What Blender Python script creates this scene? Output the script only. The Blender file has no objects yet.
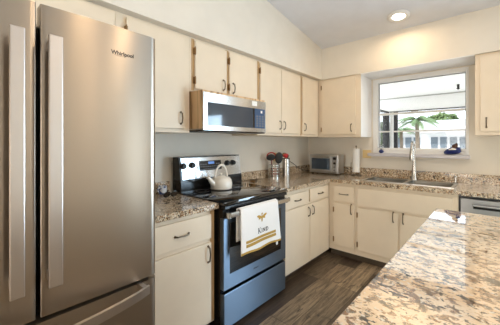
import bpy, bmesh, math, random
from math import pi, sin, cos, radians
from mathutils import Vector, Matrix
random.seed(7)
S = bpy.context.scene
C = S.collection

# ---------------------------------------------------------------- camera
cd = bpy.data.cameras.new('camera'); cam = bpy.data.objects.new('camera', cd); C.objects.link(cam)
cam.location = (2.25, 0, 1.385); cam.rotation_euler = (pi/2, 0, radians(41.973))
cd.sensor_width = 36; cd.lens = 19.69; cd.shift_y = -0.0400; cd.clip_start = 0.02
S.camera = cam

# ---------------------------------------------------------------- world, sun, daylight, added fill, exposure
def lin(c):
    c = c/255.0
    return c/12.92 if c <= .04045 else ((c+.055)/1.055)**2.4
def rgb(r, g, b): return (lin(r), lin(g), lin(b), 1)
w = bpy.data.worlds.new('world'); S.world = w; w.use_nodes = True
bg = w.node_tree.nodes['Background']; bg.inputs[0].default_value = (.80, .90, 1, 1); bg.inputs[1].default_value = 3.0
def lamp(name, kind, loc, rot, energy, col, **kw):
    d = bpy.data.lights.new(name, kind); d.energy = energy; d.color = col
    for k, v in kw.items(): setattr(d, k, v)
    o = bpy.data.objects.new(name, d); C.objects.link(o); o.location = loc; o.rotation_euler = rot
    return o
lamp('sun', 'SUN', (0, -5, 12), (radians(38), 0, radians(-14)), 7.6, (1, .95, .88), angle=.01)
lamp('patio_door_daylight', 'AREA', (3.8, 3.98, .98), (radians(-90), 0, radians(0)), 145, (.58, .80, 1), shape='RECTANGLE', size=1.6, size_y=2.0)
lamp('back_warm_fill', 'AREA', (2.6, -3.85, 1.1), (radians(90), 0, 0), 98, (1, .79, .54), shape='RECTANGLE', size=3.4, size_y=2.1)  # added warm fill from behind the camera, source not in view
lamp('side_streak_fill', 'AREA', (5.85, 3.3, 1.05), (radians(90), 0, radians(90)), 15, (.80, .93, 1), shape='RECTANGLE', size=.6, size_y=2.0)  # added light that streaks the fridge door; the wall here is solid
S.view_settings.view_transform = 'Standard'; S.view_settings.look = 'None'
S.view_settings.gamma = 1; S.view_settings.use_curve_mapping = False
S.view_settings.exposure = 0.0

# ---------------------------------------------------------------- materials
def mat(name, col, rough=.5, metal=0, spec=.5, coat=0, ior=1.5, emit=None, es=0, trans=0):
    m = bpy.data.materials.new(name); m.use_nodes = True
    b = m.node_tree.nodes['Principled BSDF']
    b.inputs['Base Color'].default_value = col; b.inputs['Roughness'].default_value = rough
    b.inputs['Metallic'].default_value = metal; b.inputs['Specular IOR Level'].default_value = spec
    b.inputs['Coat Weight'].default_value = coat; b.inputs['Coat Roughness'].default_value = .02
    b.inputs['IOR'].default_value = ior; b.inputs['Transmission Weight'].default_value = trans
    if emit: b.inputs['Emission Color'].default_value = emit; b.inputs['Emission Strength'].default_value = es
    return m
def nodes(m): return m.node_tree.nodes, m.node_tree.links, m.node_tree.nodes['Principled BSDF']
def coords(m, scale=(1, 1, 1), rot=(0, 0, 0)):
    n, l, b = nodes(m)
    t = n.new('ShaderNodeTexCoord'); mp = n.new('ShaderNodeMapping')
    mp.inputs['Scale'].default_value = scale; mp.inputs['Rotation'].default_value = rot
    l.new(t.outputs['Object'], mp.inputs['Vector']); return mp.outputs['Vector']
def noise(m, vec, scale, detail=3, rough=.5, dist=0):
    n, l, b = nodes(m); t = n.new('ShaderNodeTexNoise')
    t.inputs['Scale'].default_value = scale; t.inputs['Detail'].default_value = detail
    t.inputs['Roughness'].default_value = rough; t.inputs['Distortion'].default_value = dist
    l.new(vec, t.inputs['Vector']); return t.outputs['Fac']
def ramp(m, fac, stops):
    n, l, b = nodes(m); r = n.new('ShaderNodeValToRGB'); e = r.color_ramp.elements
    e[0].position, e[0].color = stops[0]; e[1].position, e[1].color = stops[1]
    for p, c in stops[2:]:
        x = e.new(p); x.color = c
    l.new(fac, r.inputs[0]); return r.outputs[0]
def mix(m, fac, a, b_, mode='MIX'):
    n, l, b = nodes(m); x = n.new('ShaderNodeMix'); x.data_type = 'RGBA'; x.blend_type = mode
    for s, v in ((x.inputs[0], fac), (x.inputs[6], a), (x.inputs[7], b_)):
        if isinstance(v, (float, int, tuple)): s.default_value = v
        else: l.new(v, s)
    return x.outputs[2]
def bump(m, h, strength=.1, dist=.01):
    n, l, b = nodes(m); x = n.new('ShaderNodeBump'); x.inputs['Strength'].default_value = strength
    x.inputs['Distance'].default_value = dist; l.new(h, x.inputs['Height']); l.new(x.outputs[0], b.inputs['Normal'])
W1 = (1, 1, 1, 1); K0 = (0, 0, 0, 1)

def painted(name, c, rough=.6, amt=.04):
    m = mat(name, c, rough, spec=.35); n, l, b = nodes(m); v = coords(m)
    f = noise(m, v, 5, 4)
    c2 = tuple(x*(1-amt) for x in c[:3])+(1,)
    l.new(ramp(m, f, [(.35, c2), (.65, c)]), b.inputs['Base Color'])
    bump(m, noise(m, v, 160, 2), .05, .002); return m
M = {}
M['wall'] = painted('wall_paint', rgb(236, 229, 216), .7)
M['ceiling'] = painted('ceiling_paint', rgb(232, 234, 240), .8)
M['cab'] = painted('cabinet_paint', rgb(240, 225, 202), .38)
M['stile'] = painted('worn_stile_edge', rgb(205, 172, 128), .5)
M['side'] = painted('window_lit_white', rgb(252, 252, 252), .45, .01)  # whiter than the cabinet paint, window light put into the colour
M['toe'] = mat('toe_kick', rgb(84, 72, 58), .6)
M['trimw'] = mat('window_white', rgb(238, 238, 236), .4)
M['gap'] = mat('dark_gap', rgb(22, 20, 18), .7)

def granite(name, base, base2, dark, brown, sc=1.0, stretch=(1, 1, 1), rot=0, thr=.0, ior=1.5, coat=.6, rgh=.12):
    m = mat(name, base, rgh, coat=coat, ior=1.5 if ior < 2 else 2.0); n, l, b = nodes(m)
    b.inputs['Coat IOR'].default_value = ior
    v = coords(m, stretch, (0, 0, rot))
    c = ramp(m, noise(m, v, 7*sc, 5, .6), [(.35, base), (.62, base2)])
    c = mix(m, ramp(m, noise(m, v, 34*sc, 3, .6, .4), [(.53+thr, K0), (.60+thr, W1)]), c, brown)
    c = mix(m, ramp(m, noise(m, v, 58*sc, 4, .65, .3), [(.57+thr, K0), (.62+thr, W1)]), c, dark)
    big = noise(m, v, 13*sc, 4, .7, .6)
    c = mix(m, ramp(m, big, [(.60+thr, K0), (.64+thr, W1)]), c, dark)
    c = mix(m, ramp(m, noise(m, v, 90*sc, 2), [(.60, K0), (.70, W1)]), c, rgb(240, 232, 215))
    l.new(c, b.inputs['Base Color']); return m
M['granite'] = granite('counter_granite', rgb(214, 194, 162), rgb(242, 228, 204), rgb(34, 27, 24), rgb(150, 106, 62), 2.15, thr=-.034, coat=.3)
M['granite_island'] = granite('island_granite', rgb(244, 210, 170), rgb(252, 230, 200), rgb(26, 22, 22), rgb(150, 114, 82), .8,
                              (1.0, 1.35, 1), radians(35), -.010, ior=2.5, coat=1.0, rgh=.06)

def steel(name, c, rough=.28, axis='z', amt=.02):
    m = mat(name, c, rough, metal=1); n, l, b = nodes(m)
    v = coords(m, {'z': (220, 220, 1.5), 'x': (1.5, 220, 220), 'y': (220, 1.5, 220)}[axis])
    f = noise(m, v, 5, 3)
    l.new(ramp(m, f, [(.3, (rough-amt,)*3+(1,)), (.7, (rough+amt,)*3+(1,))]), b.inputs['Roughness'])
    c2 = tuple(x*.985 for x in c[:3])+(1,)
    l.new(ramp(m, f, [(.3, c2), (.7, c)]), b.inputs['Base Color'])
    b.inputs['Anisotropic'].default_value = .85
    tv = n.new('ShaderNodeCombineXYZ')
    for i_ in range(3): tv.inputs[i_].default_value = (0, 0, 1)[i_]
    l.new(tv.outputs[0], b.inputs['Tangent'])
    return m
M['fridge'] = steel('fridge_steel', rgb(172, 161, 148), .30, 'y')
M['steel'] = steel('brushed_steel', rgb(205, 205, 204), .25, 'y')
M['steelb'] = steel('blue_tinted_steel', rgb(112, 125, 140), .42, 'y')  # blue tint paints in some of the reflected daylight
M['steelx'] = steel('silver_steel', rgb(205, 206, 207), .32, 'x')
M['steeld'] = steel('grey_brushed_steel', rgb(150, 150, 150), .36, 'x')
M['handle'] = mat('handle_steel', rgb(206, 200, 196), .34, metal=1)
M['chrome'] = mat('chrome', rgb(215, 213, 208), .12, metal=1)
M['sink'] = mat('lit_rim_steel', rgb(232, 232, 230), .32, metal=1)  # rim tone brightened to paint in its highlights
M['bowl'] = mat('shaded_bowl_steel', rgb(172, 168, 160), .38, metal=1)  # same sink steel, darkened to paint the shade inside the bowls
M['satin'] = mat('satin_nickel', rgb(206, 203, 198), .27, metal=1)
M['nickel'] = mat('dark_pewter', rgb(120, 108, 92), .35, metal=1)
M['hinge'] = mat('aged_brass', rgb(142, 112, 74), .45, metal=.6)
M['black'] = mat('black_enamel', rgb(18, 18, 20), .25)
M['blackglass'] = mat('black_glass', rgb(10, 11, 13), .04, coat=1)
M['mwglass'] = mat('microwave_glass', rgb(58, 70, 84), .08, coat=.5)
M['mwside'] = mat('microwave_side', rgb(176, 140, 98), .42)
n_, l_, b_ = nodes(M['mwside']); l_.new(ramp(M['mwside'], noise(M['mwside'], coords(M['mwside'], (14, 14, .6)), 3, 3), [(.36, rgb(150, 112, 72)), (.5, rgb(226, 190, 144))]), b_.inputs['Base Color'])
M['plastic_blk'] = mat('black_plastic', rgb(26, 25, 26), .4)
M['red'] = mat('red_plastic', rgb(190, 30, 34), .35)
M['cream'] = mat('cream_enamel', rgb(250, 244, 232), .25, coat=.5)
M['white'] = mat('white_paper', rgb(245, 244, 240), .8)
M['ivory'] = mat('ivory_plastic', rgb(232, 206, 150), .4)
M['gold'] = mat('gold_thread', rgb(186, 148, 62), .7)
M['navy'] = mat('navy_blue', rgb(28, 44, 110), .35)
M['brownfig'] = mat('brown_resin', rgb(88, 60, 48), .5)
M['grey'] = mat('mid_grey', rgb(120, 120, 120), .5)
M['lamp'] = mat('lamp_diffuser', rgb(255, 246, 230), .5, emit=(1, .88, .70, 1), es=6)
M['display'] = mat('display_panel', rgb(20, 22, 26), .15)
M['lcd'] = mat('blue_lcd', rgb(40, 70, 130), .3, emit=(.2, .45, 1, 1), es=.5)

# dish towel: woven white with gold print bands is separate parts
M['towel'] = mat('white_cotton', rgb(248, 246, 243), .9); bump(M['towel'], noise(M['towel'], coords(M['towel']), 400, 2), .4, .002)

# floor planks
m = M['floor'] = mat('wood_plank_floor', rgb(90, 74, 60), .45, spec=.4); n, l, b = nodes(m)
v = coords(m, (1, 1, 1), (0, 0, pi/2))
br = n.new('ShaderNodeTexBrick'); br.inputs['Scale'].default_value = 1; br.inputs['Brick Width'].default_value = 1.35
br.inputs['Row Height'].default_value = .205; br.inputs['Mortar Size'].default_value = .0018; br.offset = .37
br.inputs['Color1'].default_value = rgb(80, 66, 54); br.inputs['Color2'].default_value = rgb(190, 166, 134); br.inputs['Mortar'].default_value = rgb(34, 28, 24)
br.inputs['Bias'].default_value = -.1
l.new(v, br.inputs['Vector'])
v2 = coords(m, (22, 1.6, 1)); gr = noise(m, v2, 2.2, 6, .65, .6)
c = mix(m, ramp(m, gr, [(.38, W1), (.62, K0)]), br.outputs['Color'], rgb(44, 36, 30))
c = mix(m, .72, br.outputs['Color'], c)
kn = noise(m, coords(m, (5, 2, 1)), 2.4, 4, .6, 1.0)
c = mix(m, ramp(m, kn, [(.58, K0), (.72, W1)]), c, rgb(58, 48, 40))
l.new(c, b.inputs['Base Color']); bump(m, gr, .12, .003)

# exterior
M['grass'] = painted('lawn', rgb(120, 140, 80), .9, .3)
M['patio'] = painted('pale_bounce_ground', rgb(215, 212, 205), .8)
M['leaf'] = painted('leaf_green', rgb(98, 118, 74), .6, .35)
M['palm'] = painted('palm_green', rgb(86, 108, 72), .6, .25)
M['trunk'] = painted('palm_bark', rgb(112, 100, 86), .8, .3)
M['stucco'] = painted('white_stucco', rgb(200, 202, 204), .8)
M['roofw'] = painted('pale_roof', rgb(158, 160, 162), .7)
M['winext'] = mat('exterior_window', rgb(84, 94, 102), .3)
M['porchw'] = painted('porch_white', rgb(244, 243, 240), .6)
M['seam'] = mat('grey_caulk', rgb(170, 168, 162), .6)
M['sill'] = painted('sill_shade_grey', rgb(206, 203, 208), .3, .06)  # white sill greyed, shade put into the colour
M['dark'] = mat('dark_bronze', rgb(40, 38, 38), .5)
g = M['glass'] = bpy.data.materials.new('clear_glass'); g.use_nodes = True
n, l = g.node_tree.nodes, g.node_tree.links; n.remove(n['Principled BSDF'])
tr = n.new('ShaderNodeBsdfTransparent'); gl = n.new('ShaderNodeBsdfGlossy'); gl.inputs['Roughness'].default_value = .02
fr = n.new('ShaderNodeFresnel'); fr.inputs[0].default_value = 1.3; mx = n.new('ShaderNodeMixShader')
l.new(fr.outputs[0], mx.inputs[0]); l.new(tr.outputs[0], mx.inputs[1]); l.new(gl.outputs[0], mx.inputs[2]); l.new(mx.outputs[0], n['Material Output'].inputs[0])
g = M['screen'] = bpy.data.materials.new('insect_screen'); g.use_nodes = True
n, l = g.node_tree.nodes, g.node_tree.links; b = n['Principled BSDF']; b.inputs['Base Color'].default_value = rgb(60, 60, 60)
tr = n.new('ShaderNodeBsdfTransparent'); mx = n.new('ShaderNodeMixShader'); mx.inputs[0].default_value = .3
l.new(tr.outputs[0], mx.inputs[1]); l.new(b.outputs[0], mx.inputs[2]); l.new(mx.outputs[0], n['Material Output'].inputs[0])

# ---------------------------------------------------------------- mesh helpers
def bx(bm, x0, x1, y0, y1, z0, z1, bev=0, seg=2):
    x0, x1 = min(x0, x1), max(x0, x1); y0, y1 = min(y0, y1), max(y0, y1); z0, z1 = min(z0, z1), max(z0, z1)
    vs = [bm.verts.new((x, y, z)) for x in (x0, x1) for y in (y0, y1) for z in (z0, z1)]
    fs = [bm.faces.new([vs[i] for i in q]) for q in ((0, 1, 3, 2), (4, 6, 7, 5), (0, 4, 5, 1), (2, 3, 7, 6), (0, 2, 6, 4), (1, 5, 7, 3))]
    if bev:
        es = list({e for f in fs for e in f.edges})
        bmesh.ops.bevel(bm, geom=es, offset=bev, segments=seg, affect='EDGES', profile=.5)
def tube(bm, pts, r, seg=10, cap=True, flat=None):
    pts = [Vector(p) for p in pts]; rs = r if isinstance(r, (list, tuple)) else [r]*len(pts)
    rings = []; prev = None
    for i, p in enumerate(pts):
        t = (pts[min(i+1, len(pts)-1)] - pts[max(i-1, 0)]).normalized()
        if prev is None:
            a = Vector((0, 0, 1)) if abs(t.z) < .9 else Vector((1, 0, 0))
            u = t.cross(a).normalized()
        else: u = (prev - t*prev.dot(t)).normalized()
        prev = u; v = t.cross(u)
        f = flat or (1, 1)
        rings.append([bm.verts.new(p + (u*cos(2*pi*k/seg)*f[0] + v*sin(2*pi*k/seg)*f[1])*rs[i]) for k in range(seg)])
    for a, b in zip(rings, rings[1:]):
        for k in range(seg): bm.faces.new((a[k], a[(k+1) % seg], b[(k+1) % seg], b[k]))
    if cap: bm.faces.new(rings[0][::-1]); bm.faces.new(rings[-1])
def lathe(bm, c, prof, seg=24, axis='z', cap=True):
    c = Vector(c); rings = []
    for r, h in prof:
        ring = []
        for k in range(seg):
            a = 2*pi*k/seg
            p = {'z': (r*cos(a), r*sin(a), h), 'x': (h, r*cos(a), r*sin(a)), 'y': (r*cos(a), h, r*sin(a))}[axis]
            ring.append(bm.verts.new(c+Vector(p)))
        rings.append(ring)
    for a, b in zip(rings, rings[1:]):
        for k in range(seg): bm.faces.new((a[k], a[(k+1) % seg], b[(k+1) % seg], b[k]))
    if cap: bm.faces.new(rings[0][::-1]); bm.faces.new(rings[-1])
def prism(bm, poly, axis, a0, a1):
    """closed polygon extruded along an axis; poly points are the other two coordinates in xyz order"""
    def P(p, a): return {'x': (a, p[0], p[1]), 'y': (p[0], a, p[1]), 'z': (p[0], p[1], a)}[axis]
    A = [bm.verts.new(P(p, a0)) for p in poly]; B = [bm.verts.new(P(p, a1)) for p in poly]; n = len(poly)
    bm.faces.new(A); bm.faces.new(B[::-1])
    for i in range(n): bm.faces.new((A[i], B[i], B[(i+1) % n], A[(i+1) % n]))
def absloc(o):
    p = Vector(o.location)
    while o.parent: o = o.parent; p += o.location
    return p
def obj(name, bm, m, parent=None, smooth=False, origin=None):
    bmesh.ops.recalc_face_normals(bm, faces=bm.faces)
    me = bpy.data.meshes.new(name); o = bpy.data.objects.new(name, me)
    if parent is not None: off = absloc(parent)
    elif origin is not None: off = Vector(origin); o.location = off
    else: off = Vector((0, 0, 0))
    bmesh.ops.translate(bm, verts=bm.verts, vec=-off)
    bm.to_mesh(me); bm.free(); C.objects.link(o); o.parent = parent
    me.materials.append(M[m] if isinstance(m, str) else m)
    if smooth:
        for p in me.polygons: p.use_smooth = True
        try: me.set_sharp_from_angle(angle=radians(40))
        except Exception: pass
    return o
def B(): return bmesh.new()
def box(name, m, parent, *a, bev=0, smooth=False, origin=None):
    bm = B(); bx(bm, *a, bev=bev); return obj(name, bm, m, parent, smooth, origin)
def tag(o, label=None, cat=None, group=None, kind=None):
    if label: o['label'] = label
    if cat: o['category'] = cat
    if group: o['group'] = group
    if kind: o['kind'] = kind
    return o
def thing(name, label, cat, loc=(0, 0, 0), group=None):
    o = bpy.data.objects.new(name, None); C.objects.link(o); o.location = loc; o.empty_display_size = .1
    return tag(o, label, cat, group)
def struct(name, bm, m, label=None): return tag(obj(name, bm, m), label, kind='structure')
def sbox(name, m, *a):
    bm = B(); bx(bm, *a); return struct(name, bm, m)
def copy_tree(o, parent=None, loc=None):
    c = o.copy(); C.objects.link(c); c.parent = parent
    if loc is not None: c.location = loc
    for ch in list(o.children): copy_tree(ch, c)
    return c
def text_mesh(name, s, size, m, parent, mw, extrude=.0006):
    cu = bpy.data.curves.new(name, 'FONT'); cu.body = s; cu.size = size; cu.extrude = extrude; cu.offset = size*.03; cu.align_x = 'CENTER'; cu.align_y = 'CENTER'
    t = bpy.data.objects.new(name, cu); C.objects.link(t)
    dg = bpy.context.evaluated_depsgraph_get(); me = bpy.data.meshes.new_from_object(t.evaluated_get(dg))
    bpy.data.objects.remove(t)
    me.transform(Matrix.Translation(-absloc(parent)) @ mw); me.materials.clear(); me.materials.append(M[m])
    o = bpy.data.objects.new(name, me); C.objects.link(o); o.parent = parent; return o

# ================================================================ ROOM SHELL
FZ = -.09          # floor level
WX = -.08          # left wall plane
WY = 4.06          # window wall plane
SX, SY, SZ = .385, 3.625, 2.289   # soffit faces and underside
def ceil_z(y): return 2.73 + .166*(SY-y)
sbox('floor', 'floor', WX-.1, 6.1, -4.1, WY+.15, FZ-.1, FZ)
sbox('wall_left', 'wall', WX-.12, WX, -4.1, WY+.15, FZ, 4.2)
# window wall with window opening and patio door opening
WL, WR, WB, WT = .985, 2.003, 1.235, 2.245
PL, PR, PT = 2.9, 4.7, 2.02
bm = B()
for a in ((WX, WL, FZ, 2.9), (WR, PL, FZ, 2.9), (WL, WR, FZ, WB), (WL, WR, WT, 2.9), (PL, PR, PT, 2.9), (PR, 6.1, FZ, 2.9)):
    bx(bm, a[0], a[1], WY, WY+.15, a[2], a[3])
struct('wall_front', bm, 'wall')
sbox('wall_right', 'wall', 6.0, 6.12, -4.1, WY+.15, FZ, 4.2)
bm = B()
for a in ((WX-.1, .8, FZ, 4.2), (4.4, 6.1, FZ, 4.2), (.8, 4.4, 2.25, 4.2)): bx(bm, a[0], a[1], -4.15, -4.0, a[2], a[3])
struct('wall_back', bm, 'wall')
bm = B(); prism(bm, [(-4.2, ceil_z(-4.2)), (WY+.2, ceil_z(WY+.2)), (WY+.2, ceil_z(WY+.2)+.15), (-4.2, ceil_z(-4.2)+.15)], 'x', WX-.1, 6.1)
struct('ceiling', bm, 'ceiling')
sbox('trim_1', 'wall', WX, SX, -4.0, WY, SZ, 4.1)          # soffit over left cabinets
sbox('trim_2', 'wall', SX, 6.0, SY, WY, SZ, 2.9)           # soffit over window wall
for i, o in enumerate(('trim_1', 'trim_2')): bpy.data.objects[o]['label'] = ('painted soffit above the left wall cabinets', 'painted soffit above the window')[i]
# added white sheet that paints window light on the soffit underside
tag(box('soffit_light_sheet', 'side', None, .93, 2.085, SY+.002, WY-.001, SZ-.008, SZ-.0005), 'soffit underside over the window, whitened to stand in for window light', kind='structure')

# kitchen window
wroot = thing('window_1', 'white framed kitchen window above the sink', 'window', (1.5, WY, WB)); del wroot['category']; wroot['kind'] = 'structure'
bm = B(); f0, f1 = WY-.012, WY+.11
bx(bm, WL-.03, WL+.03, f0, f1, WB-.02, WT+.02, .003); bx(bm, WR-.015, WR+.012, f0, f1, WB-.02, WT+.02, .003)
bx(bm, WL+.0302, WR-.0152, f0, f1, WT-.03, WT+.02, .001); bx(bm, WL+.0302, WR-.0152, f0, f1, WB-.02, WB+.04, .001)
obj('window_frame', bm, 'trimw', wroot)
bm = B()
bx(bm, WL+.0305, WL+.038, WY+.045, WY+.062, WB+.041, WT-.0305); bx(bm, WR-.0225, WR-.0155, WY+.045, WY+.062, WB+.041, WT-.0305)
bx(bm, WL+.0385, WR-.023, WY+.045, WY+.062, WT-.038, WT-.0305); obj('weatherstrip', bm, 'grey', wroot)
bm = B(); bx(bm, WL+.0385, WR-.023, WY+.03, WY+.07, 1.762, 1.792, .003); obj('meeting_rail', bm, 'trimw', wroot)
bm = B(); bx(bm, WL+.031, WR-.016, WY+.04, WY+.065, 1.526, 1.545, .002); obj('muntin', bm, 'trimw', wroot)
bm = B(); bx(bm, WL+.031, WR-.016, WY+.03, WY+.07, WB+.041, WB+.075, .002); obj('bottom_rail', bm, 'trimw', wroot)
box('glass_pane', 'glass', wroot, WL+.0385, WR-.023, WY+.052, WY+.055, WB+.076, WT-.0385)
bm = B(); bx(bm, 1.42, 1.50, WY+.015, WY+.03, 1.792, 1.803, .003); obj('sash_latch', bm, 'nickel', wroot)
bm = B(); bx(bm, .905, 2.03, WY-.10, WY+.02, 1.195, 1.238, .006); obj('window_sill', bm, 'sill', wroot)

# patio door out of frame that lets the daylight in
dr = thing('door_1', 'white framed glass patio door', 'door', (3.8, WY, FZ)); del dr['category']; dr['kind'] = 'structure'
bm = B()
for a, b2 in ((PL, PL+.07), (3.76, 3.84), (PR-.07, PR)): bx(bm, a, b2, WY+.04, WY+.1, FZ, PT)
bx(bm, PL, PR, WY+.04, WY+.1, PT-.07, PT); bx(bm, PL, PR, WY+.04, WY+.1, FZ, FZ+.09)
obj('door_frame', bm, 'trimw', dr); box('glass_pane', 'glass', dr, PL+.07, PR-.07, WY+.065, WY+.07, FZ+.09, PT-.07)
wr2 = thing('added_window', 'unseen dining window added to go with the back fill light', 'window', (2.6, -4, FZ)); del wr2['category']; wr2['kind'] = 'structure'
bm = B()
for a, b2 in ((.8, .87), (2.56, 2.64), (4.33, 4.4)): bx(bm, a, b2, -4.1, -4.04, FZ, 2.25)
bx(bm, .8, 4.4, -4.1, -4.04, FZ, FZ+.08); bx(bm, .8, 4.4, -4.1, -4.04, 2.18, 2.25)
obj('window_frame', bm, 'trimw', wr2); box('glass_pane', 'glass', wr2, .87, 4.33, -4.075, -4.07, FZ+.08, 2.18)  # frame and pane of the added dining window

# ================================================================ CABINETS
def mapper(axis, ref):
    if axis == 'L': return lambda a: (a[2], a[3], a[0], a[1], a[4], a[5])          # w->y, d->x
    return lambda a: (a[0], a[1], ref-a[3], ref-a[2], a[4], a[5])                 # w->x, d->ref-y
def pt(axis, ref, w_, d, z): return (d, w_, z) if axis == 'L' else (w_, ref-d, z)
DD = 3.99
def pull(parent, axis, ref, w_, d, z, vert=True, L=.095, name='handle'):
    bm = B(); h = L/2
    if vert: P = [pt(axis, ref, w_, d, z-h), pt(axis, ref, w_, d+.022, z-h*.8), pt(axis, ref, w_, d+.028, z), pt(axis, ref, w_, d+.022, z+h*.8), pt(axis, ref, w_, d, z+h)]
    else: P = [pt(axis, ref, w_-h, d, z), pt(axis, ref, w_-h*.8, d+.022, z), pt(axis, ref, w_, d+.028, z), pt(axis, ref, w_+h*.8, d+.022, z), pt(axis, ref, w_+h, d, z)]
    tube(bm, P, [.0075, .0055, .0055, .0055, .0075], 8)
    for q in (P[0], P[-1]): 
        lathe(bm, q, [(.009, -.0005), (.009, .004)], 10, 'x' if axis == 'L' else 'y')
    return obj(name, bm, 'nickel', parent, True)
def cabinet(name, label, axis, ref, w0, w1, d0, d1, z0, z1, doors=(), drawers=(), stiles=(), group=None, toe=False, low=None, sides=None, frame='cab', cat='cabinet'):
    mp = mapper(axis, ref)
    c0 = pt(axis, ref, (w0+w1)/2, d0, z0 if not toe else FZ)
    t = thing(name, label, cat, c0, group)
    bm = B(); bx(bm, *mp((w0, w1, d0, d1-.018, z0, low or z1))); obj('body', bm, 'cab', t)
    # face frame as one plate in front of the carcass
    bm = B(); bx(bm, *mp((w0, w1, d1-.018, d1, z0, z1)), bev=.001, seg=1); obj('face_frame', bm, frame, t)
    for (a, b2) in stiles:   # bare, unpainted strips beside doors
        bm = B(); bx(bm, *mp((a, b2, d1, d1+.0035, z0+.012, z1-.012))); obj('stile', bm, 'stile', t)
    for d in doors:
        a, b2, p, q, hg, hd = d[:6]
        bm = B(); bx(bm, *mp((a, b2, d1+.004, d1+.022, p, q)), bev=.003, seg=2)
        dobj = obj('door', bm, 'cab', t)
        if hd: pull(dobj, axis, ref, hd[0], d1+.022, hd[1], True, hd[2] if len(hd) > 2 else .095)
        if hg:
            e = a if hg == 'a' else b2; s = -1 if hg == 'a' else 1
            for zz in (p+.07, q-.09):
                bm = B(); bx(bm, *mp((e-.006 if s > 0 else e-.011, e+.011 if s > 0 else e+.006, d1+.002, d1+.027, zz-.028, zz+.028)), bev=.002, seg=1)
                tube(bm, [pt(axis, ref, e+s*.004, d1+.026, zz-.034), pt(axis, ref, e+s*.004, d1+.026, zz+.034)], .005, 8)
                obj('hinge', bm, 'hinge', dobj)
    for (a, b2, p, q, hd) in drawers:
        bm = B(); bx(bm, *mp((a, b2, d1+.004, d1+.022, p, q)), bev=.003, seg=2)
        dobj = obj('drawer', bm, 'cab', t)
        if hd: pull(dobj, axis, ref, (a+b2)/2 if hd is True else hd, d1+.022, (p+q)/2-.004, False, .11)
    if toe:
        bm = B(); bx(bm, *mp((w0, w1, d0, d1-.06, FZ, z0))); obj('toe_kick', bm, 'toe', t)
    if sides is not None:
        bm = B(); bx(bm, *mp((sides, sides+(.0015 if sides > (w0+w1)/2 else -.0015), d0, d1, z0, z1))); obj('lit_side_skin', bm, 'side', t)  # thin white skin paints window light onto the cabinet side
    return t
UB = 1.466; UT = SZ-.001; E_ = .001
cabinet('wall_cabinet', 'cream wall cabinet over the refrigerator, mostly hidden behind its top', 'L', 0, -.62, .775, WX+E_, .31, 2.03, UT,
        doors=[(-.60, .07, 2.05, 2.27, None, None), (.08, .762, 2.05, 2.27, None, None)])
cabinet('wall_cabinet', 'tall cream wall cabinet between the refrigerator and the microwave', 'L', 0, .776, 1.386, WX+E_, .31, UB, UT,
        doors=[(.845, 1.325, 1.498, 2.262, 'a', (1.285, 1.585))])
cabinet('wall_cabinet', 'short cream two-door wall cabinet directly above the microwave', 'L', 0, 1.387, 2.272, WX+E_, .31, 1.822, UT,
        doors=[(1.432, 1.80, 1.85, 2.262, 'a', (1.755, 1.925)), (1.838, 2.235, 1.85, 2.262, 'a', (1.885, 1.915))],
        stiles=[(1.405, 1.432), (1.80, 1.838)])
cabinet('wall_cabinet', 'tall cream two-door wall cabinet right of the microwave with paired handles', 'L', 0, 2.273, 3.155, WX+E_, .31, UB, UT,
        doors=[(2.305, 2.698, 1.498, 2.262, 'a', (2.665, 1.592)), (2.706, 3.13, 1.498, 2.262, None, (2.75, 1.592))],
        stiles=[(2.275, 2.305)])
cabinet('wall_cabinet', 'narrow cream one-door wall cabinet on the left wall nearest the corner', 'L', 0, 3.156, 3.655, WX+E_, .31, UB, UT,
        doors=[(3.185, 3.60, 1.498, 2.262, None, (3.232, 1.592))], stiles=[(3.157, 3.185)])
cabinet('wall_cabinet', 'tan-lit wall cabinet left of the window with its window side whitened to look lit', 'W', DD, .3105, .927, DD-WY+E_, .335, UB-.006, UT,
        doors=[(.372, .862, 1.498, 2.262, 'a', (.808, 1.585))], sides=.927)
cabinet('wall_cabinet', 'cream wall cabinet right of the window, cut by the photo edge', 'W', DD, 2.089, 2.75, DD-WY+E_, .335, UB-.006, UT,
        doors=[(2.13, 2.72, 1.498, 2.262, None, (2.178, 1.585))])

# base cabinets
cabinet('base_cabinet', 'cream base cabinet between the refrigerator and the range', 'L', 0, .776, 1.402, WX+E_, .61, -.005, .869,
        doors=[(.83, 1.358, .02, .622, None, (1.325, .54, .12))], drawers=[(.83, 1.358, .655, .838, 1.094)], stiles=[(1.362, 1.400)], toe=True)
cabinet('base_cabinet', 'white base cabinet with two doors right of the range', 'L', 0, 2.318, 3.379, WX+E_, .61, -.02, .869,
        doors=[(2.345, 2.845, .0, .668, None, (2.81, .583, .1)), (2.855, 3.335, .0, .668, None, (2.905, .588, .1))],
        drawers=[(2.345, 2.822, .685, .828, 2.58), (2.858, 3.315, .692, .838, 3.10)], toe=True)
cabinet('base_cabinet', 'narrow tan base cabinet in the corner left of the sink base', 'W', DD, .6115, .967, DD-WY+E_, .61, .0, .869,
        doors=[(.687, .95, .07, .612, 'a', (.916, .555, .12))], drawers=[(.687, .95, .638, .832, True)], toe=True)
cabinet('base_cabinet', 'wide tan sink base cabinet with false front and two doors', 'W', DD, .968, 1.974, DD-WY+E_, .61, .0, .869,
        doors=[(.992, 1.44, .07, .59, 'a', (1.392, .545, .11)), (1.462, 1.925, .07, .59, None, (1.492, .545, .11))],
        drawers=[(.992, 1.93, .618, .83, None)], toe=True, low=.72)

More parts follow.
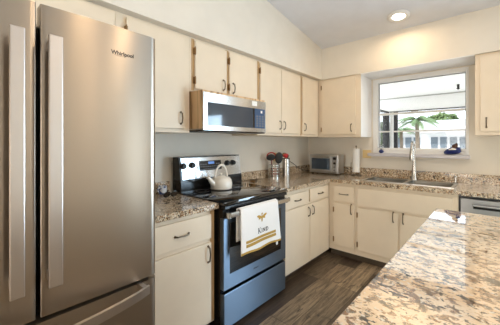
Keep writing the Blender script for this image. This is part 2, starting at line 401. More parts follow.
# ================================================================ COUNTERTOPS
CT0, CT1 = .8705, .914
t = thing('countertop', 'short granite countertop between the refrigerator and the range', 'countertop', (WX, 1.08, CT0))
bm = B(); bx(bm, WX+E_, .648, .776, 1.420, CT0, CT1, .004); obj('slab', bm, 'granite', t)
bm = B(); bx(bm, WX+E_, WX+.026, .776, 1.420, CT1, 1.018, .002); obj('backsplash', bm, 'granite', t)
t = thing('countertop', 'L-shaped granite countertop running from the range past the sink', 'countertop', (WX, WY, CT0))
SKx0, SKx1, SKy0, SKy1 = 1.0, 1.93, 3.475, 3.885
bm = B(); FY = DD-.648; HX0, HX1, HY0, HY1 = SKx0+.012, SKx1-.012, SKy0+.012, SKy1-.012
poly = [(WX+E_, 2.31), (.648, 2.31), (.648, FY), (2.75, FY), (2.75, WY-E_), (WX+E_, WY-E_)]
# outline with hole, filled by grid boxes
xs = [WX+E_, .648, HX0, HX1, 2.75]; ys = [2.31, FY, HY0, HY1, WY-E_]
def cell(i, j):
    if j == 0: return i == 0
    return not (i == 2 and j == 2)
V = {}
def gv(i, j, z):
    k = (i, j, z)
    if k not in V: V[k] = bm.verts.new((xs[i], ys[j], z))
    return V[k]
for i in range(4):
    for j in range(4):
        if not cell(i, j): continue
        for z in (CT0, CT1): bm.faces.new([gv(i, j, z), gv(i+1, j, z), gv(i+1, j+1, z), gv(i, j+1, z)])
        for (di, dj, a, b2) in ((-1, 0, (i, j), (i, j+1)), (1, 0, (i+1, j), (i+1, j+1)), (0, -1, (i, j), (i+1, j)), (0, 1, (i, j+1), (i+1, j+1))):
            ni, nj = i+di, j+dj
            if not (0 <= ni < 4 and 0 <= nj < 4) or not cell(ni, nj):
                bm.faces.new([gv(*a, CT0), gv(*b2, CT0), gv(*b2, CT1), gv(*a, CT1)])
obj('slab', bm, 'granite', t)
bm = B(); bx(bm, WX+E_, WX+.026, 2.31, WY-.027, CT1, 1.018, .002); bx(bm, WX+E_, 2.75, WY-.026, WY-E_, CT1, 1.022, .002); obj('backsplash', bm, 'granite', t)

# ================================================================ SINK + FAUCET
t = thing('sink', 'double-bowl stainless steel sink under the window', 'sink', (1.465, 3.68, CT1))
bm = B(); z1 = CT1+.006
def ringbox(bm, x0, x1, y0, y1, holes, za, zb):
    xs_ = [x0]+[h for hl in holes for h in hl]+[x1]
    hy0, hy1 = y0+.03, y1-.03
    bx(bm, x0, x1, y0, hy0, za, zb); bx(bm, x0, x1, hy1, y1, za, zb)
    for a, b2 in zip(xs_[::2], xs_[1::2]): bx(bm, a, b2, hy0, hy1, za, zb)
b1 = (SKx0+.03, 1.447); b2_ = (1.483, SKx1-.03)
ringbox(bm, SKx0, SKx1, SKy0, SKy1, [b1, b2_], CT1+.0005, z1)
obj('rim', bm, 'sink', t)
for (a, b2) in (b1, b2_):
    bm = B(); y0, y1 = SKy0+.03, SKy1-.03; cx, cy = (a+b2)/2, (y0+y1)/2
    prof = [(0, z1), (.0, CT1-.01), (.008, CT1-.14), (.04, CT1-.165)]
    rings = []
    for ins, z in prof:
        ring = []; r = .045
        for (sx, sy, a0) in ((1, 1, 0), (-1, 1, 90), (-1, -1, 180), (1, -1, 270)):
            for k in range(5):
                an = radians(a0+k*22.5)
                ring.append(bm.verts.new(((b2 if sx > 0 else a)-sx*(r+ins)+r*cos(an), (y1 if sy > 0 else y0)-sy*(r+ins)+r*sin(an), z)))
        rings.append(ring)
    for p, q in zip(rings, rings[1:]):
        for k in range(20): bm.faces.new((p[k], p[(k+1) % 20], q[(k+1) % 20], q[k]))
    bm.faces.new(rings[-1])
    bo = obj('bowl', bm, 'bowl', t, True)
    bm = B(); lathe(bm, (cx, cy, CT1-.165), [(.045, .0005), (.045, .004), (.03, .002)], 20); obj('drain', bm, 'chrome', bo, True)
t = thing('faucet', 'tall brushed steel pull-down faucet behind the sink', 'faucet', (1.48, 3.955, CT1))
bm = B(); lathe(bm, (1.48, 3.955, CT1), [(.038, .0005), (.038, .008), (.030, .03), (.027, .11), (.023, .15), (.018, .2)], 20); obj('body', bm, 'satin', t, True)
bm = B(); P = [(1.48, 3.955, CT1+.19), (1.48, 3.955, 1.27)]
for k in range(9):
    a = pi*k/8; P.append((1.48, 3.955-.06+.06*cos(a)-0, 1.33+.06*sin(a)))
P.append((1.48, 3.835, 1.30)); tube(bm, P, .0165, 12); obj('spout', bm, 'satin', t, True)
bm = B(); tube(bm, [(1.48, 3.835, 1.31), (1.48, 3.832, 1.28), (1.48, 3.828, 1.18), (1.48, 3.826, 1.165)], [.020, .023, .027, .022], 14); obj('spray_head', bm, 'satin', t, True)
bm = B(); tube(bm, [(1.50, 3.953, 1.015), (1.54, 3.95, 1.018), (1.61, 3.93, 1.03)], [.016, .011, .008], 12); obj('lever', bm, 'satin', t, True)
t = thing('soap_dispenser', 'small steel soap dispenser pump right of the sink', 'soap dispenser', (1.90, 3.95, CT1))
bm = B(); lathe(bm, (1.90, 3.95, CT1), [(.02, .0005), (.02, .006), (.012, .012), (.011, .06), (.016, .064), (.016, .085), (.012, .09)], 16); obj('body', bm, 'satin', t, True)
bm = B(); tube(bm, [(1.90, 3.95, .99), (1.90, 3.915, .995), (1.90, 3.89, .985)], .006, 8); obj('spout', bm, 'satin', t, True)

# ================================================================ DISHWASHER
t = thing('dishwasher', 'stainless steel dishwasher right of the sink base', 'dishwasher', (2.29, DD, FZ))
box('body', 'black', t, 1.976, 2.62, 3.40, DD, FZ+.01, .866)
bm = B(); bx(bm, 1.990, 2.612, 3.368, 3.399, .03, .842, .004); obj('door', bm, 'steeld', t)
box('handle_recess', 'gap', t, 2.088, 2.52, 3.3665, 3.368, .752, .785)
bm = B(); tube(bm, [(2.09, 3.362, .787), (2.09, 3.345, .787), (2.52, 3.345, .787), (2.52, 3.362, .787)], .009, 8, flat=(1, 1)); obj('handle', bm, 'steelx', t, True)

# ================================================================ REFRIGERATOR
t = thing('refrigerator', 'large stainless steel french-door refrigerator with bottom freezer', 'refrigerator', (.4, .245, FZ))
FY0, FY1 = -.275, .765
box('body', 'grey', t, 0.0, .815, FY0+.01, FY1-.012, FZ+.03, 1.872, bev=.004)
box('base_grille', 'black', t, .02, .80, FY0+.02, FY1-.02, FZ+.0005, FZ+.03)
def door_mesh(y0, y1, z0, z1, x0, x1, r0, r1, bulge=.005):
    """front door slab with rounded vertical edges and slightly bowed face"""
    n = 26; pts = []
    for i in range(n+1):
        s = i/n; y = y0+(y1-y0)*s; x = x1+bulge*(1-(2*s-1)**2)
        d0 = y-y0; d1 = y1-y
        if d0 < r0: x -= r0-math.sqrt(max(r0*r0-(r0-d0)**2, 0))
        if d1 < r1: x -= r1-math.sqrt(max(r1*r1-(r1-d1)**2, 0))
        pts.append((x, y))
    # refine near the rounded edge
    ext = []
    for rr, ye, sg in ((r0, y0, 1), (r1, y1, -1)):
        for k in range(1, 7):
            d = rr*(1-cos(k*pi/2/7)); ext.append((x1+bulge*(1-(2*((ye+sg*d-y0)/(y1-y0))-1)**2)-(rr-math.sqrt(rr*rr-(rr-d)**2)), ye+sg*d))
    pts = sorted(pts+ext, key=lambda p: p[1])
    bm = B(); prism(bm, [(x0, y0)]+pts+[(x0, y1)], 'z', z0, z1); return bm
GY = .2475
DX = .885
dl = obj('door', door_mesh(FY0, GY-.007, .678, 1.945, .82, DX, .012, .006), 'fridge', t, True)
drr = obj('door', door_mesh(GY+.007, FY1, .678, 1.945, .82, DX, .006, .03, .005), 'fridge', t, True)
dz = obj('freezer_drawer', door_mesh(FY0, FY1, FZ+.06, .660, .82, DX, .012, .03, .005), 'fridge', t, True)
box('gasket', 'gap', t, .815, .822, FY0+.02, FY1-.02, FZ+.08, 1.86)
for ya, yb, par in ((.150, .194, dl), (.265, .312, drr)):
    bm = B(); bx(bm, .955, .972, ya, yb, .820, 1.805, .004)
    for zz in (.85, 1.775): bx(bm, DX+.004, .958, ya+.008, yb-.008, zz-.02, zz+.02, .003)
    obj('handle', bm, 'handle', par)
bm = B(); P = []
for k in range(17):
    s = k/16; y = -.19+.87*s; P.append((.968+.072*sin(pi*s)**.8 if 0 < s < 1 else .968, y))
N = len(P); ins = [(x-.016, y) for x, y in P][::-1]
A = [[bm.verts.new((x+dx, y, z)) for (dx, z) in ((0, .632), (0, .672), (-.016, .672), (-.016, .632))] for x, y in P]
for a, b2 in zip(A, A[1:]):
    for k in range(4): bm.faces.new((a[k], a[(k+1) % 4], b2[(k+1) % 4], b2[k]))
bm.faces.new(A[0]); bm.faces.new(A[-1][::-1])
for yy in (-.175, .665): bx(bm, DX-.004, .96, yy-.012, yy+.012, .638, .666, .002)
obj('handle', bm, 'handle', dz)
for yy in (FY0+.06, FY1-.06): box('hinge_cover', 'hinge', t, .70, .84, yy-.03, yy+.03, 1.8725, 1.888, bev=.003)
box('hinge_cover', 'hinge', t, .80, .86, .226, .24, 1.9455, 1.955) if False else None
# maker's lettering on the right door (faces +x, reads along +y)
mw_ = Matrix(((0, 0, 1, DX+.0045), (1, 0, 0, .580), (0, 1, 0, 1.818), (0, 0, 0, 1)))
lg = text_mesh('lettering', 'Whirlpool', .026, 'plastic_blk', drr, mw_)
bm = B(); ring = [(DX+.0052, .568+.036*cos(a), 1.816+.0115*sin(a)) for a in [radians(q) for q in range(200, 351, 10)]]
tube(bm, ring, .0007, 6); obj('logo_swoosh', bm, 'nickel', drr)

# ================================================================ RANGE
t = thing('range', 'freestanding stainless steel range with black glass cooktop', 'stove', (.3, 1.84, FZ))
RY0, RY1 = 1.424, 2.268
box('body', 'black', t, WX+.03, .655, RY0+.002, RY1, FZ+.001, .893)
bm = B(); bx(bm, .60, .675, RY0+.012, RY1-.012, FZ+.012, .21, .003); obj('side_trim', bm, 'black', t)
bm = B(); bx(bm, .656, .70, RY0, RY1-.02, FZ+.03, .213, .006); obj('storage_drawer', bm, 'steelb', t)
od = None
bm = B(); y0, y1 = RY0, RY1-.02
for a in ((y0, y0+.062, .243, .795), (y1-.075, y1, .243, .795), (y0+.062, y1-.075, .243, .355), (y0+.062, y1-.075, .755, .795)): bx(bm, .656, .70, a[0], a[1], a[2], a[3])
bmesh.ops.remove_doubles(bm, verts=bm.verts, dist=1e-5)
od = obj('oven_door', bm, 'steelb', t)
box('window', 'blackglass', od, .66, .698, y0+.062, y1-.075, .355, .755)
bm = B()
ey0, ey1 = y0+.012, y1-.012
bx(bm, .742, .768, ey0, ey1, .815, .852, .006)
for yy in (ey0+.018, ey1-.018): bx(bm, .70, .745, yy-.014, yy+.014, .80, .846, .004)
obj('handle', bm, 'steel', od, True)
box('vent_strip', 'black', t, .656, .692, y0, y1, .80, .866, bev=.002)
text_mesh('lettering', 'Whirlpool', .016, 'plastic_blk', od, Matrix(((0, 0, 1, .7004), (1, 0, 0, 1.80), (0, 1, 0, .30), (0, 0, 0, 1))), .0003)
bm = B(); bx(bm, WX+.06, .705, RY0-.002, RY1+.004, .894, .926, .006); ck = obj('cooktop', bm, 'blackglass', t, True)
bm = B(); bx(bm, .66, .712, RY0, RY1-.012, .868, .8935, .004); obj('front_rail', bm, 'black', t)
for (x, y, r) in ((.50, 1.62, .10), (.50, 2.05, .085), (.17, 1.62, .075), (.17, 2.05, .10)):
    bm = B()
    for rr in (r, r*.62):
        pv = [(rr, 0), (rr+.0025, 0), (rr+.0025, .0006), (rr, .0006)]
        lathe(bm, (x, y, .9262), pv+[pv[0]], 32, cap=False)
    obj('burner_ring', bm, 'grey', ck)
# backguard, leaning slightly back
bm = B(); prism(bm, [(-.05, .926), (.085, .926), (.085, 1.01), (.045, 1.245), (-.05, 1.245)], 'y', RY0+.03, RY1-.005)
bgd = obj('backguard', bm, 'black', t)
def bgx(z): return .085-(z-1.01)/.235*.04
bm = B(); prism(bm, [(bgx(1.035), 1.035), (bgx(1.035)+.006, 1.035), (bgx(1.236)+.006, 1.236), (bgx(1.236), 1.236)], 'y', RY0+.045, RY1-.012)
pn = obj('control_panel', bm, 'steel', bgd)
for (y, z) in ((1.49, 1.162), (1.59, 1.165), (2.055, 1.163), (2.14, 1.163)):
    bm = B(); x = bgx(z)+.006
    lathe(bm, (x, y, z), [(.030, .0005), (.030, .006), (.025, .008), (.022, .028), (.019, .031)], 20, 'x'); bx(bm, x+.03, x+.036, y-.004, y+.004, z-.02, z+.02, .001)
    obj('knob', bm, 'plastic_blk', bgd, True)
bm = B(); z0, z1 = 1.105, 1.20
prism(bm, [(bgx(z0)+.0065, z0), (bgx(z0)+.009, z0), (bgx(z1)+.009, z1), (bgx(z1)+.0065, z1)], 'y', 1.68, 1.965); obj('display', bm, 'display', bgd)
bm = B(); z0, z1 = 1.165, 1.19
prism(bm, [(bgx(z0)+.0092, z0), (bgx(z0)+.0098, z0), (bgx(z1)+.0098, z1), (bgx(z1)+.0092, z1)], 'y', 1.79, 1.87); obj('clock', bm, 'lcd', bgd)
bm = B()
for i in range(9):
    for j in range(3):
        y = 1.70+i*.029; z = 1.118+j*.024
        if 1.78 < y < 1.88 and j == 2: continue
        bx(bm, bgx(z)+.0092, bgx(z)+.0102, y-.008, y+.008, z-.004, z+.004)
obj('keypad', bm, 'grey', bgd)

# ---------------------------------------------------------------- kettle on cooktop
kx, ky, kz = .24, 1.812, .9265
t = thing('kettle', 'cream enamel kettle with arched handle on the range', 'kettle', (kx, ky, kz))
bm = B(); lathe(bm, (kx, ky, kz), [(.088, .001), (.102, .006), (.106, .03), (.107, .062), (.100, .095), (.082, .118), (.045, .13)], 32); obj('body', bm, 'cream', t, True)
bm = B(); lathe(bm, (kx, ky, kz), [(.104, .004), (.108, .008), (.104, .012)], 32); obj('base_band', bm, 'grey', t, True)
bm = B(); lathe(bm, (kx, ky, kz+.129), [(.046, 0), (.046, .004), (.03, .009), (.008, .011), (.009, .018), (.014, .025), (.010, .032), (.002, .034)], 24); obj('lid', bm, 'cream', t, True)
bm = B(); tube(bm, [(kx, ky-.08, kz+.05), (kx, ky-.125, kz+.085), (kx, ky-.158, kz+.122), (kx, ky-.172, kz+.13)], [.032, .024, .016, .014], 14); obj('spout', bm, 'cream', t, True)
bm = B(); P = [(kx, ky+.080*cos(a), kz+.11+.128*sin(a)) for a in [pi*k/16 for k in range(17)]]
tube(bm, P, [.008]*4+[.009]*2+[.012]*5+[.009]*2+[.008]*4, 10); obj('handle', bm, 'cream', t, True)

# ---------------------------------------------------------------- dish towel on oven handle
t = thing('dish_towel', 'white dish towel with gold bee and gold band hanging on oven handle', 'towel', (.77, 1.78, .5))
def tx(s, z):      # front x of towel
    k = max(0, (.86-z)/.37); return .778+.006*sin(s*9)*k+.010*k*sin(s*3+1)
bm = B(); nu, nv = 26, 30; G = []
prof = []   # (x offset flag, z) path over the bar: back up, over, down front
def tw_y(s, z):
    k = max(0, (.86-z)/.37); return (1.528-.004*k)+s*((2.012+.055*k)-(1.528-.004*k))
def tw_bot(s): return .505-.012*s+.006*sin(s*11)
for j in range(nv+1):
    row = []
    for i in range(nu+1):
        s = i/nu
        q = j/nv
        if q < .25:   # back panel behind the bar
            z = .60+(.858-.60)*(q/.25); x = .729; zz = .60
        elif q < .35:
            a = pi*(q-.25)/.10; z = .852+.02*sin(a); x = .7535-.0245*cos(a)
            z = max(z, .8535)
        else:
            k = (q-.35)/.65; z = .855+(tw_bot(s)-.855)*k; x = tx(s, z)
        row.append(bm.verts.new((x, tw_y(s, z if q > .35 else .855), z)))
    G.append(row)
for a, b2 in zip(G, G[1:]):
    for i in range(nu): bm.faces.new((a[i], a[i+1], b2[i+1], b2[i]))
cl = obj('cloth', bm, 'towel', t, True); md = cl.modifiers.new('thick', 'SOLIDIFY'); md.thickness = .003; md.offset = 0
def towel_patch(name, m, s0, s1, zf0, zf1, ns=20, nz=3, off=.0025):
    bm = B(); R_ = []
    for j in range(nz+1):
        row = []
        for i in range(ns+1):
            s = s0+(s1-s0)*i/ns; z = zf0(s)+(zf1(s)-zf0(s))*j/nz
            row.append(bm.verts.new((tx(s, z)+off, tw_y(s, z), z)))
        R_.append(row)
    for a, b2 in zip(R_, R_[1:]):
        for i in range(ns): bm.faces.new((a[i], a[i+1], b2[i+1], b2[i]))
    return obj(name, bm, m, cl, True)
towel_patch('gold_band', 'gold', .10, .86, lambda s: .553, lambda s: .578)
towel_patch('gold_band', 'gold', .10, .86, lambda s: .584, lambda s: .606)
towel_patch('gold_hem', 'gold', .0, 1.0, lambda s: tw_bot(s)-.001, lambda s: tw_bot(s)+.016)
def flat_poly(bm, pts, x=.0032):
    vs = [bm.verts.new((tx((p[0]-1.525)/.5, p[1])+x, p[0], p[1])) for p in pts]
    bm.faces.new(vs)
bm = B(); by, bz = 1.785, .758
def ell(cy, cz, a, b2, rot, n=14): return [(cy+a*cos(q)*cos(rot)-b2*sin(q)*sin(rot), cz+a*cos(q)*sin(rot)+b2*sin(q)*cos(rot)) for q in [2*pi*k/n for k in range(n)]]
flat_poly(bm, ell(by, bz-.012, .010, .030, 0)); flat_poly(bm, ell(by, bz+.026, .009, .010, 0), .0036)
flat_poly(bm, ell(by-.036, bz+.008, .030, .011, -.25), .003); flat_poly(bm, ell(by+.036, bz+.010, .030, .011, .35), .003)
flat_poly(bm, ell(by-.026, bz-.006, .020, .008, .3), .0028); flat_poly(bm, ell(by+.026, bz-.006, .020, .008, -.3), .0028)
obj('bee_emblem', bm, 'gold', cl)
# serif letters K I N D built from strokes
bm = B()
def stroke(y0, z0, y1, z1, wd):
    d = Vector((y1-y0, z1-z0)).normalized(); n_ = Vector((-d.y, d.x))*wd/2
    flat_poly(bm, [(y0+n_.x, z0+n_.y), (y1+n_.x, z1+n_.y), (y1-n_.x, z1-n_.y), (y0-n_.x, z0-n_.y)])
def serif(y, z, wd=.014): stroke(y-wd/2, z, y+wd/2, z, .003)
zb, zt = .628, .672; zt2 = .660
y = 1.738; stroke(y, zb, y, zt, .008); serif(y, zb); serif(y, zt); stroke(y+.002, zb+.02, y+.026, zt, .004); stroke(y+.006, zb+.024, y+.03, zb, .008); serif(y+.03, zb); serif(y+.026, zt, .010)
y = 1.785; stroke(y, zb, y, zt2, .007); serif(y, zb); serif(y, zt2)
y = 1.804; stroke(y, zb, y, zt2, .004); stroke(y, zt2, y+.022, zb, .007); stroke(y+.022, zb, y+.022, zt2, .004); serif(y, zb, .010); serif(y+.022, zt2, .010)
y = 1.845; stroke(y, zb, y, zt2, .007); serif(y, zb, .01); serif(y, zt2, .01)
arc = [(y+.022*cos(q), (zb+zt2)/2+.016*sin(q)) for q in [radians(a) for a in range(-90, 91, 20)]]
for p, q in zip(arc, arc[1:]): stroke(p[0], p[1], q[0], q[1], .005)
obj('lettering', bm, 'plastic_blk', cl)
bm = B(); lathe(bm, (.79, 2.0, .478), [(.001, -.018), (.014, -.010), (.016, .004), (.010, .016), (.002, .02)], 12); 
for vtx in bm.verts: vtx.co.x = .779+(vtx.co.x-.79)*.2
obj('hanging_tag', bm, 'white', t, True)

# ================================================================ MICROWAVE
t = thing('microwave', 'stainless over-the-range microwave with dark glass door', 'microwave', (.2, 1.83, 1.49))
MY0, MY1, MZ0, MZ1, MX = 1.404, 2.212, 1.488, 1.8, .478
box('body', 'mwside', t, WX+E_, MX-.0125, MY0, MY1, MZ0+.012, MZ1+.02)
bm = B()
wz0, wz1 = 1.527, 1.722; wy0, wy1 = MY0+.042, 2.098
for a in ((MY0, wy0, MZ0, MZ1), (wy0, MY1, wz1, MZ1), (wy0, MY1, MZ0, wz0), (MY1-.014, MY1, wz0, wz1)): bx(bm, MX-.012, MX, a[0], a[1], a[2], a[3])
bmesh.ops.remove_doubles(bm, verts=bm.verts, dist=1e-5)
mwd = obj('door', bm, 'steel', t)
box('window', 'mwglass', mwd, MX-.011, MX-.002, wy0, 2.018, wz0, wz1)
box('window_mullion', 'blackglass', mwd, MX-.011, MX-.001, 2.018, 2.04, wz0, wz1)
cp = box('control_panel', mat('blue_black_panel', rgb(72, 96, 130), .12, coat=.5), t, MX-.011, MX+.001, 2.04, MY1-.014, wz0, wz1)
box('sticker', 'white', cp, MX+.0012, MX+.002, 2.13, 2.155, 1.68, 1.705)
bm = B()
for i in range(3):
    for j in range(5): bx(bm, MX+.0012, MX+.002, 2.065+i*.043, 2.088+i*.043, 1.545+j*.024, 1.557+j*.024)
obj('keypad', bm, 'grey', cp)
bm = B(); prism(bm, [(MX-.12, MZ0-.012), (MX-.01, MZ0-.012), (MX+.002, MZ0), (MX-.12, MZ0)], 'y', MY0+.01, MY1-.01); obj('vent_lip', bm, 'black', t)
box('energy_label', 'white', mwd, MX+.0003, MX+.001, 2.0, 2.075, 1.745, 1.792)
bm = B(); bx(bm, .05, .30, MY0+.15, MY1-.1, MZ0-.006, MZ0+.011, .003); obj('grease_filter', bm, 'grey', t)

# ================================================================ TOASTER OVEN
t = thing('toaster_oven', 'silver toaster oven on the counter in the corner', 'toaster oven', (.35, 3.86, CT1))
TX0, TX1, TY, TZ0, TZ1 = .115, .575, 3.745, .932, 1.205
bm = B(); bx(bm, TX0, TX1, TY, 3.95, TZ0, TZ1, .008); obj('body', bm, 'steelx', t, True)
for x in (TX0+.04, TX1-.04):
    for y in (TY+.03, 3.92):
        bm = B(); lathe(bm, (x, y, CT1+.0006), [(.014, 0), (.016, .018)], 12); obj('foot', bm, 'plastic_blk', t)
bm = B(); bx(bm, TX0+.015, TX0+.36, TY-.010, TY-.001, TZ0+.03, TZ1-.02, .003); dd = obj('door', bm, 'steelx', t)
box('window', 'mwglass', dd, TX0+.042, TX0+.335, TY-.013, TY-.0105, TZ0+.055, TZ1-.055)
bm = B(); tube(bm, [(TX0+.05, TY-.012, TZ1-.036), (TX0+.05, TY-.034, TZ1-.036), (TX0+.33, TY-.034, TZ1-.036), (TX0+.33, TY-.012, TZ1-.036)], .007, 8); obj('handle', bm, 'handle', dd, True)
bm = B(); bx(bm, TX0+.372, TX1-.015, TY-.008, TY-.001, TZ0+.02, TZ1-.018, .003); cp = obj('control_panel', bm, 'steelx', t)
box('display', 'display', cp, TX0+.385, TX1-.028, TY-.0105, TY-.0085, 1.135, 1.172)
for (z, r) in ((1.085, .016), (1.03, .012), (.985, .012)):
    bm = B(); lathe(bm, ((TX0+.372+TX1-.015)/2, TY-.0085, z), [(r, -.014), (r, 0)], 14, 'y'); obj('knob', bm, 'grey' if r < .015 else 'plastic_blk', cp, True)
bm = B(); P = [Vector(p) for p in ((.155, 3.952, 1.0), (.12, 3.99, .98), (.06, 3.99, .95), (.02, 3.90, .935), (-.02, 3.72, .97), (-.045, 3.45, 1.10), (-.055, 3.20, 1.175), (-.068, 3.13, 1.185))]
PP = []
for i in range(len(P)-1):
    p0, p1, p2, p3 = P[max(i-1, 0)], P[i], P[i+1], P[min(i+2, len(P)-1)]
    for k in range(6):
        u = k/6; PP.append(.5*((2*p1)+(p2-p0)*u+(2*p0-5*p1+4*p2-p3)*u*u+(3*p1-p0-3*p2+p3)*u**3))
PP.append(P[-1]); tube(bm, PP, .0045, 8); obj('power_cord', bm, 'plastic_blk', t, True)

# wall outlet behind cord
t = thing('outlet_cover', 'ivory wall outlet behind the utensils where the cord plugs in', 'outlet', (WX, 3.12, 1.15))
bm = B(); bx(bm, WX+.0005, WX+.006, 3.08, 3.16, 1.12, 1.24, .002); obj('plate', bm, 'ivory', t)

# ---------------------------------------------------------------- utensil caddy + canister
cxx, cyy = .045, 2.935
t = thing('utensil_caddy', 'slotted steel utensil caddy holding black and red utensils', 'utensil holder', (cxx, cyy, CT1))
bm = B()
for k in range(16):
    a = 2*pi*k/16; x, y = cxx+.070*cos(a), cyy+.070*sin(a); bx(bm, x-.0055, x+.0055, y-.0055, y+.0055, CT1+.012, 1.085)
obj('wires', bm, 'satin', t)
bm = B()
for z in (CT1+.02, .955, .99, 1.025, 1.06, 1.085):
    lathe(bm, (cxx, cyy, z), [(.067, -.005), (.075, -.005), (.075, .005), (.067, .005), (.067, -.005)], 28, cap=False)
obj('rings', bm, 'satin', t, True)
bm = B(); lathe(bm, (cxx, cyy, CT1), [(.075, .0006), (.075, .014)], 28); obj('base', bm, 'chrome', t, True)
box('red_insert', 'red', t, cxx+.0, cxx+.040, cyy-.048, cyy-.006, CT1+.016, 1.05, bev=.004)
cax, cay = .10, 3.13
t = thing('utensil_canister', 'tall plain steel canister right of the slotted caddy', 'canister', (cax, cay, CT1))
bm = B(); lathe(bm, (cax, cay, CT1), [(.046, .0006), (.05, .004), (.05, .255), (.047, .258), (.045, .25), (.045, .01)], 28); obj('body', bm, 'satin', t, True)
bm = B(); lathe(bm, (cax, cay, CT1), [(.052, .245), (.052, .255)], 28, cap=False); obj('rim', bm, 'plastic_blk', t)
def utensil(name, label, base, top, head, m, hm='plastic_blk', hw=.035, hl=.08, th=.006, ring=False):
    base, top = Vector(base), Vector(top); d = (top-base).normalized()
    t = thing(name, label, name.replace('_', ' '), base, 'cooking utensils')
    bm = B(); tube(bm, [base, base.lerp(top, .5), top], [.005, .0045, .005], 8); obj('handle', bm, hm, t, True)
    bm = B(); side = Vector((.6, .8, 0)); side = (side-d*side.dot(d)).normalized(); nrm = d.cross(side)
    if ring:
        P = [top+d*(hl/2)+(side*cos(a)*hw+d*sin(a)*hl/2) for a in [2*pi*k/20 for k in range(21)]]
        tube(bm, P, .0085, 8)
    else:
        n = 18; ring_f, ring_b = [], []
        for k in range(n):
            a = 2*pi*k/n; q = top+d*(hl/2*.96)+side*cos(a)*hw*(1 if head == 'oval' else (1.15 if sin(a) > 0 else .7))+d*sin(a)*hl/2
            ring_f.append(bm.verts.new(q+nrm*th)); ring_b.append(bm.verts.new(q-nrm*th))
        cf = bm.verts.new(top+d*(hl/2)-nrm*th*.6); cb = bm.verts.new(top+d*(hl/2)-nrm*th*3)
        for k in range(n):
            k2 = (k+1) % n; bm.faces.new((ring_f[k], ring_f[k2], cf)); bm.faces.new((ring_b[k2], ring_b[k], cb)); bm.faces.new((ring_f[k2], ring_f[k], ring_b[k], ring_b[k2]))
    obj('head', bm, m, t, True); return t
z_ = CT1+.022
utensil('spoon', 'large black serving spoon, tallest head in the slotted caddy', (cxx+.02, cyy+.03, z_), (cxx+.035, cyy+.042, 1.105), 'oval', 'plastic_blk', hw=.052, hl=.155)
utensil('ladle', 'black utensil leaning left out of the slotted caddy', (cxx-.010, cyy-.020, z_), (cxx+.0, cyy-.068, 1.15), 'oval', 'plastic_blk', hw=.060, hl=.085)
utensil('tongs', 'red looped utensil in the slotted caddy between the black heads', (cxx-.035, cyy+.01, z_), (cxx-.035, cyy-.012, 1.15), 'oval', 'red', 'red', hw=.060, hl=.10, ring=True)
utensil('spatula', 'red headed spatula standing in the plain canister', (cax+.010, cay-.012, z_), (cax+.014, cay-.020, 1.175), 'sq', 'red', hw=.035, hl=.06)
utensil('wooden_spoon', 'brown wooden spoon at the back of the plain canister', (cax-.02, cay+.0, z_), (cax-.028, cay+.005, 1.185), 'oval', 'hinge', 'hinge', hw=.036, hl=.06)
utensil('peeler', 'black handled tool at the right of the plain canister', (cax+.008, cay+.022, z_), (cax+.010, cay+.026, 1.175), 'sq', 'plastic_blk', hw=.018, hl=.04)

# spoon rest and small lid on counter right of stove
t = thing('spoon_rest', 'small dark metal spoon rest on the counter right of the range', 'spoon rest', (.03, 2.53, CT1))
bm = B(); lathe(bm, (.03, 2.53, CT1), [(.03, .0006), (.052, .008), (.056, .016), (.050, .013), (.028, .006)], 22); obj('dish', bm, 'nickel', t, True)
bm = B(); tube(bm, [(.03, 2.57, CT1+.016), (.05, 2.63, CT1+.014), (.06, 2.66, CT1+.011)], [.010, .008, .009], 8, flat=(1, .5)); obj('handle', bm, 'nickel', t, True)
t = thing('small_dish', 'tiny brass-coloured dish beside the spoon rest', 'dish', (.12, 2.42, CT1))
bm = B(); lathe(bm, (.12, 2.42, CT1), [(.018, .0006), (.032, .012), (.034, .016), (.030, .013), (.016, .005)], 20); obj('bowl', bm, 'hinge', t, True)

# blue white tin and sunglasses left of stove
t = thing('mug', 'small white cup with blue pattern against the backsplash by the refrigerator', 'cup', (-.0, 1.315, CT1))
mm = mat('blue_white_ceramic', rgb(235, 238, 242), .3, coat=.4); n, l, b = nodes(mm)
l.new(ramp(mm, noise(mm, coords(mm), 38, 2), [(.50, rgb(236, 238, 242)), (.56, rgb(60, 84, 140))]), b.inputs['Base Color'])
bm = B(); lathe(bm, (0, 1.315, CT1), [(.028, .0006), (.036, .012), (.038, .078), (.034, .078), (.031, .012)], 24); obj('body', bm, mm, t, True)
bm = B(); tube(bm, [(.008, 1.28, CT1+.065), (.012, 1.262, CT1+.06), (.013, 1.258, CT1+.04), (.01, 1.278, CT1+.02)], .005, 8); obj('handle', bm, mm, t, True)
t = thing('sunglasses', 'dark folded sunglasses lying on the granite beside the range', 'sunglasses', (.15, 1.30, CT1))
for s in (-1, 1):
    bm = B(); n = 18; c0 = Vector((.165, 1.295+s*.036, CT1+.027)); ringA = []
    for k in range(n):
        a = 2*pi*k/n; ringA.append(c0+Vector((.012*sin(a), .031*cos(a), .024*sin(a))))
    tube(bm, ringA+[ringA[0]], .003, 6, cap=False)
    vs = [bm.verts.new(q) for q in ringA]; bm.faces.new(vs); obj('lens', bm, 'blackglass', t)
bm = B(); tube(bm, [(.172, 1.288, CT1+.035), (.174, 1.302, CT1+.035)], .003, 6); obj('bridge', bm, 'plastic_blk', t)
for s in (-1, 1):
    bm = B(); tube(bm, [(.168, 1.295+s*.068, CT1+.032), (.14, 1.295+s*.066, CT1+.030), (.115, 1.295-s*.03, CT1+.010+.006*(s+1)), (.11, 1.295-s*.06, CT1+.007+.006*(s+1))], [.004, .004, .0035, .003], 6); obj('temple', bm, 'plastic_blk', t, True)

